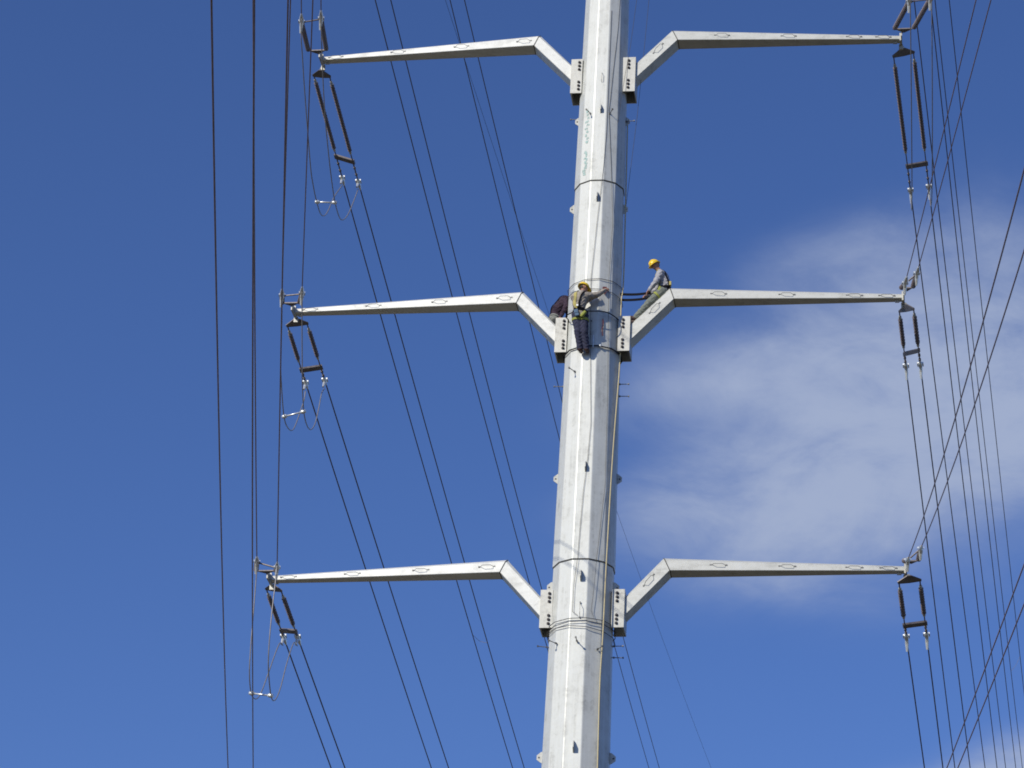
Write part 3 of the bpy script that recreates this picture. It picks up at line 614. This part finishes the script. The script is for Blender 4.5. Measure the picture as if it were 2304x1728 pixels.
        for off in (-.03, 0, .03): b.tube([c+face*math.cos(t)*.142*.98+sdv*off+upv*.135*math.sin(t)*(1.0 if off == 0 else .96) for t in [math.pi*q/10 for q in range(1, 10)]], .009, 6)
        b.build('hard_hat', 'helmet', root, True)
    PR = [(np.array(a), np.array(b), ra, rb, m_, k) for a, b, ra, rb, m_, k in pr]
    def cling(pts, ex=.008, per=8):
        out = []; nr = []
        P = smooth_path(pts, per)
        for p in P:
            q = np.array(p)
            for it in range(6):
                h = 1e-3; f = body_field(q[None], PR)[0]; gr = np.array([body_field((q+np.eye(3)[i]*h)[None], PR)[0]-f for i in range(3)])/h; gr /= np.linalg.norm(gr)+1e-9; q = q-gr*(f-ex)
            out.append(Vector(q)); nr.append(Vector(gr))
        return out, nr
    def web(name, pts, mt, width=.045, ex=.010):
        p, nr = cling(pts, ex); b = MB(); b.ribbon(p, nr, width, .006); b.build(name, mt, root)
    return root, J, web, (upv, face, sdv)
def ring(c, u, v, r, n=12): return [c+u*math.cos(2*math.pi*i/n)*r+v*math.sin(2*math.pi*i/n)*r for i in range(n+1)]

# seated worker on the slope of the middle right arm, side on, facing the pole
JA = dict(pelvis=AP(1.64, 0, 34.02), waist=AP(1.67, 0, 34.20), chest=AP(1.60, .0, 34.42), neck=AP(1.535, .02, 34.59), head=AP(1.435, .04, 34.73),
          sho_l=AP(1.575, .185, 34.45), sho_r=AP(1.57, -.185, 34.46), elb_l=AP(1.48, .25, 34.17), han_l=AP(1.33, .22, 33.97), elb_r=AP(1.42, -.24, 34.2), han_r=AP(1.22, -.10, 34.0),
          hip_l=AP(1.61, .10, 33.97), hip_r=AP(1.61, -.10, 33.97), kne_l=AP(1.335, .13, 33.68), kne_r=AP(1.30, -.13, 33.72), ank_l=AP(1.02, .11, 33.30), ank_r=AP(1.0, -.11, 33.32),
          toe_l=AP(.83, .12, 33.28), toe_r=AP(.83, -.12, 33.30))
pa, J, web, (u_, f_, s_) = person('worker in yellow helmet and grey shirt sitting on the sloping right arm', AP(1.64, 0, 33.85), JA, ('grey_shirt', 'green_trousers'), look=-D*1+N*.75-Z*.35, hold=-Z)
tor = (J['chest']-J['pelvis']).normalized()
web('harness_belt', ring(lerp(J['pelvis'], J['waist'], .45), D, N, .17), 'strap', .07)
web('harness_strap', [J['neck']+N*.10+D*.05, J['chest']+N*.16+D*.12, J['waist']+N*.13+D*.12, J['pelvis']+N*.10+D*.14], 'strap', .05)
web('harness_strap', [J['neck']+N*.08-D*.05, J['chest']+N*.10-D*.16, J['waist']+N*.10-D*.14, J['pelvis']+N*.12-D*.10], 'yellow_web', .045)
web('thigh_strap', ring(lerp(J['hip_l'], J['kne_l'], .4), N, (D*.6-Z*.6).normalized(), .12), 'lime_web', .05)
b = MB(); c = J['pelvis']+N*.17-D*.07-Z*.02; b.lathe(c+Z*.08, c-Z*.09, [(0, .03), (.01, .045), (.09, .05), (.16, .04), (.17, .02)], 9); b.build('tool_pouch', 'lime_web', pa)
b = MB(); c = J['waist']+N*.08+D*.14; b.box(c, D*.025, N*.045, Z*.05); b.build('back_pouch', 'yellow_web', pa)

# climbing worker on the front of the pole, leaning back on his belt
JB = dict(pelvis=AP(-.215, 1.0, 32.93), waist=AP(-.235, 1.05, 33.12), chest=AP(-.215, 1.04, 33.33), neck=AP(-.175, 1.00, 33.50), head=AP(-.155, .955, 33.63),
          sho_l=AP(-.375, 1.0, 33.37), sho_r=AP(-.04, 1.02, 33.40), elb_r=AP(.16, .94, 33.46), han_r=AP(.33, .80, 33.66), elb_l=AP(-.18, .82, 33.33), han_l=AP(.07, .76, 33.50),
          hip_l=AP(-.29, .99, 32.88), hip_r=AP(-.13, .99, 32.88), kne_l=AP(-.245, .97, 32.48), kne_r=AP(-.10, .96, 32.47), ank_l=AP(-.20, .84, 32.11), ank_r=AP(-.05, .83, 32.11),
          toe_l=AP(-.18, .70, 32.06), toe_r=AP(-.02, .69, 32.06))
pb_, J, web, (u_, f_, s_) = person('worker in yellow helmet and tan shirt climbing the front of the pole', AP(-.1, .85, 32.0), JB, ('tan_shirt', 'jeans'), look=D*.75-N*.6-Z*.35, hold=-N)
web('harness_belt', ring(lerp(J['pelvis'], J['waist'], .25), D, N, .17), 'strap', .075)
web('harness_strap', [J['neck']-D*.10+N*.02, J['chest']-D*.12+N*.16, J['waist']-D*.10+N*.14, J['waist']-D*.02+N*.15-Z*.12], 'yellow_web', .085)
web('harness_strap', [J['neck']+D*.08+N*.04, J['chest']+D*.05+N*.16, J['waist']+D*.02+N*.14, J['waist']+D*.04+N*.15-Z*.12], 'strap', .045)
web('thigh_strap', ring(lerp(J['hip_r'], J['kne_r'], .30), D, N, .12), 'lime_web', .06); web('thigh_strap', ring(lerp(J['hip_l'], J['kne_l'], .30), D, N, .12), 'lime_web', .05)
b = MB(); c = J['pelvis']+N*.16-D*.06-Z*.06; e1 = (D*.96+Z*.25).normalized(); e2 = N.cross(e1); b.box(c, e1*.045, N*.03, e2*.085); b.box(c+N*.033+e2*.03, e1*.048, N*.006, e2*.04); b.build('tool_pouch', 'pouch', pb_)
b = MB(); c = J['pelvis']+N*.14+D*.10-Z*.09; e1 = (D*.8-Z*.6).normalized(); e2 = N.cross(e1); b.lathe(c+e2*.09, c-e2*.09, [(0, .03), (.01, .042), (.09, .05), (.17, .04), (.18, .02)], 9); b.build('rope_bag', 'lime_web', pb_)
b = MB(); c = J['waist']+N*.17-D*.02-Z*.08; b.box(c, D*.022, N*.012, Z*.022); b.build('harness_buckle', 'alu', pb_)

# third worker bent over behind the left bracket, head hidden by the pole
JC = dict(pelvis=AP(-1.0, -.26, 33.50), waist=AP(-.96, -.28, 33.74), chest=AP(-.80, -.33, 33.99), neck=AP(-.66, -.46, 34.08), head=AP(-.58, -.60, 34.06),
          sho_l=AP(-.76, -.52, 34.0), sho_r=AP(-.72, -.19, 34.0), elb_r=AP(-.70, -.04, 33.72), han_r=AP(-.82, .02, 33.40), elb_l=AP(-.70, -.66, 33.75), han_l=AP(-.60, -.70, 33.5),
          hip_r=AP(-1.0, -.16, 33.44), hip_l=AP(-1.0, -.38, 33.44), kne_r=AP(-.74, -.34, 33.36), kne_l=AP(-.74, -.52, 33.36), ank_r=AP(-.80, -.40, 33.02), ank_l=AP(-.80, -.54, 33.02),
          toe_r=AP(-.68, -.44, 32.97), toe_l=AP(-.68, -.58, 32.97))
pc, J, web, (u_, f_, s_) = person('stooping worker in dark maroon shirt behind the pole above the left bracket', AP(-1.0, -.3, 32.6), JC, ('maroon_shirt', 'grey_trousers'), look=D-N*.8-Z*.6, hold=-Z)
web('harness_belt', ring(lerp(J['pelvis'], J['waist'], .0), (D*.9-Z*.2).normalized(), N, .17), 'grey_trousers', .07)
web('harness_strap', [J['neck']+N*.06-D*.02+Z*.1, J['chest']+N*.10-D*.06+Z*.12, J['waist']+N*.1-D*.12, J['pelvis']+N*.10-D*.13], 'strap', .04)
# pegs under his boots
for s2, lab in ((-.90, 'steel foot peg under the stooping worker behind the left bracket'),):
    b = MB(); p0 = AP(-.45, -.47, 32.88); b.tube([p0, AP(-.86, -.50, 32.88)], .02, 6); b.build('foot_peg', 'rod', pole)

# webbing straps from the pole to the seated worker, and the climber's belt strap
for z, z2, s2, lab in ((33.93, 33.93, 1.36, 'upper black strap from the pole to the seated worker'), (33.77, 33.80, 1.38, 'lower black strap from the pole to the seated worker')):
    b = MB(); p0 = AP(.60, .12, z); p1 = AP(s2, .15, z2); pts = [lerp(p0, p1, i/8)-Z*.03*math.sin(math.pi*i/8) for i in range(9)]
    b.ribbon(pts, [N]*9, .06, .016); tag(b.build('safety_strap', 'strap'), lab, 'strap')
b = MB(); pts = smooth_path([AP(-.37, .98, 33.0), AP(-.60, .62, 33.08), surf(-70, 33.12, .03), surf(-110, 33.15, .03), surf(180, 33.15, .03), surf(110, 33.15, .03), surf(70, 33.14, .03), AP(.40, .72, 33.1), AP(-.05, 1.0, 33.0)], 6)
b.tube(pts, .013, 6); tag(b.build('climbing_strap', 'strap'), 'dark belt strap from the climbing worker round the pole', 'strap')
# the piece of red cloth and shackle he works on, and cords hanging from him
b = MB(); c = surf(17, 33.86, .05); t_ = Vector((math.cos(R(14)), math.sin(R(14)), 0)); b.plate([c-t_*.05, c+t_*.05+Z*.01, c+t_*.06-Z*.10, c+t_*.01-Z*.20, c-t_*.05-Z*.13], .02); tag(b.build('red_rag', 'red'), 'dark red rag at the hands of the climbing worker', 'rag')
b = MB(); p0 = surf(16, 33.0, .03); b.tube(smooth_path([p0, surf(17, 32.85, .03), surf(15, 32.7, .035), surf(17, 32.55, .03)], 5), .012, 6); tag(b.build('short_rope', 'red'), 'short red rope end hanging on the shaded pole face beside the climber', 'rope')
b = MB(); c = surf(-2, 32.4, .05); b.tube([c+Z*.12, c-Z*.0, c-Z*.22], [.014, .022, .012], 7); tag(b.build('hanging_wrench', 'alu'), 'bright wrench hanging beside the legs of the climbing worker', 'tool')
b = MB(); c = surf(12, 32.25, .045); o_ = polar(12, 1, 0); b.lathe(c-o_*.02, c+o_*.03, [(0, .02), (.01, .032), (.04, .032), (.05, .02)], 8); tag(b.build('strap_buckle', 'alu', None, True), 'shiny buckle on the strap below the climbing worker', 'buckle')
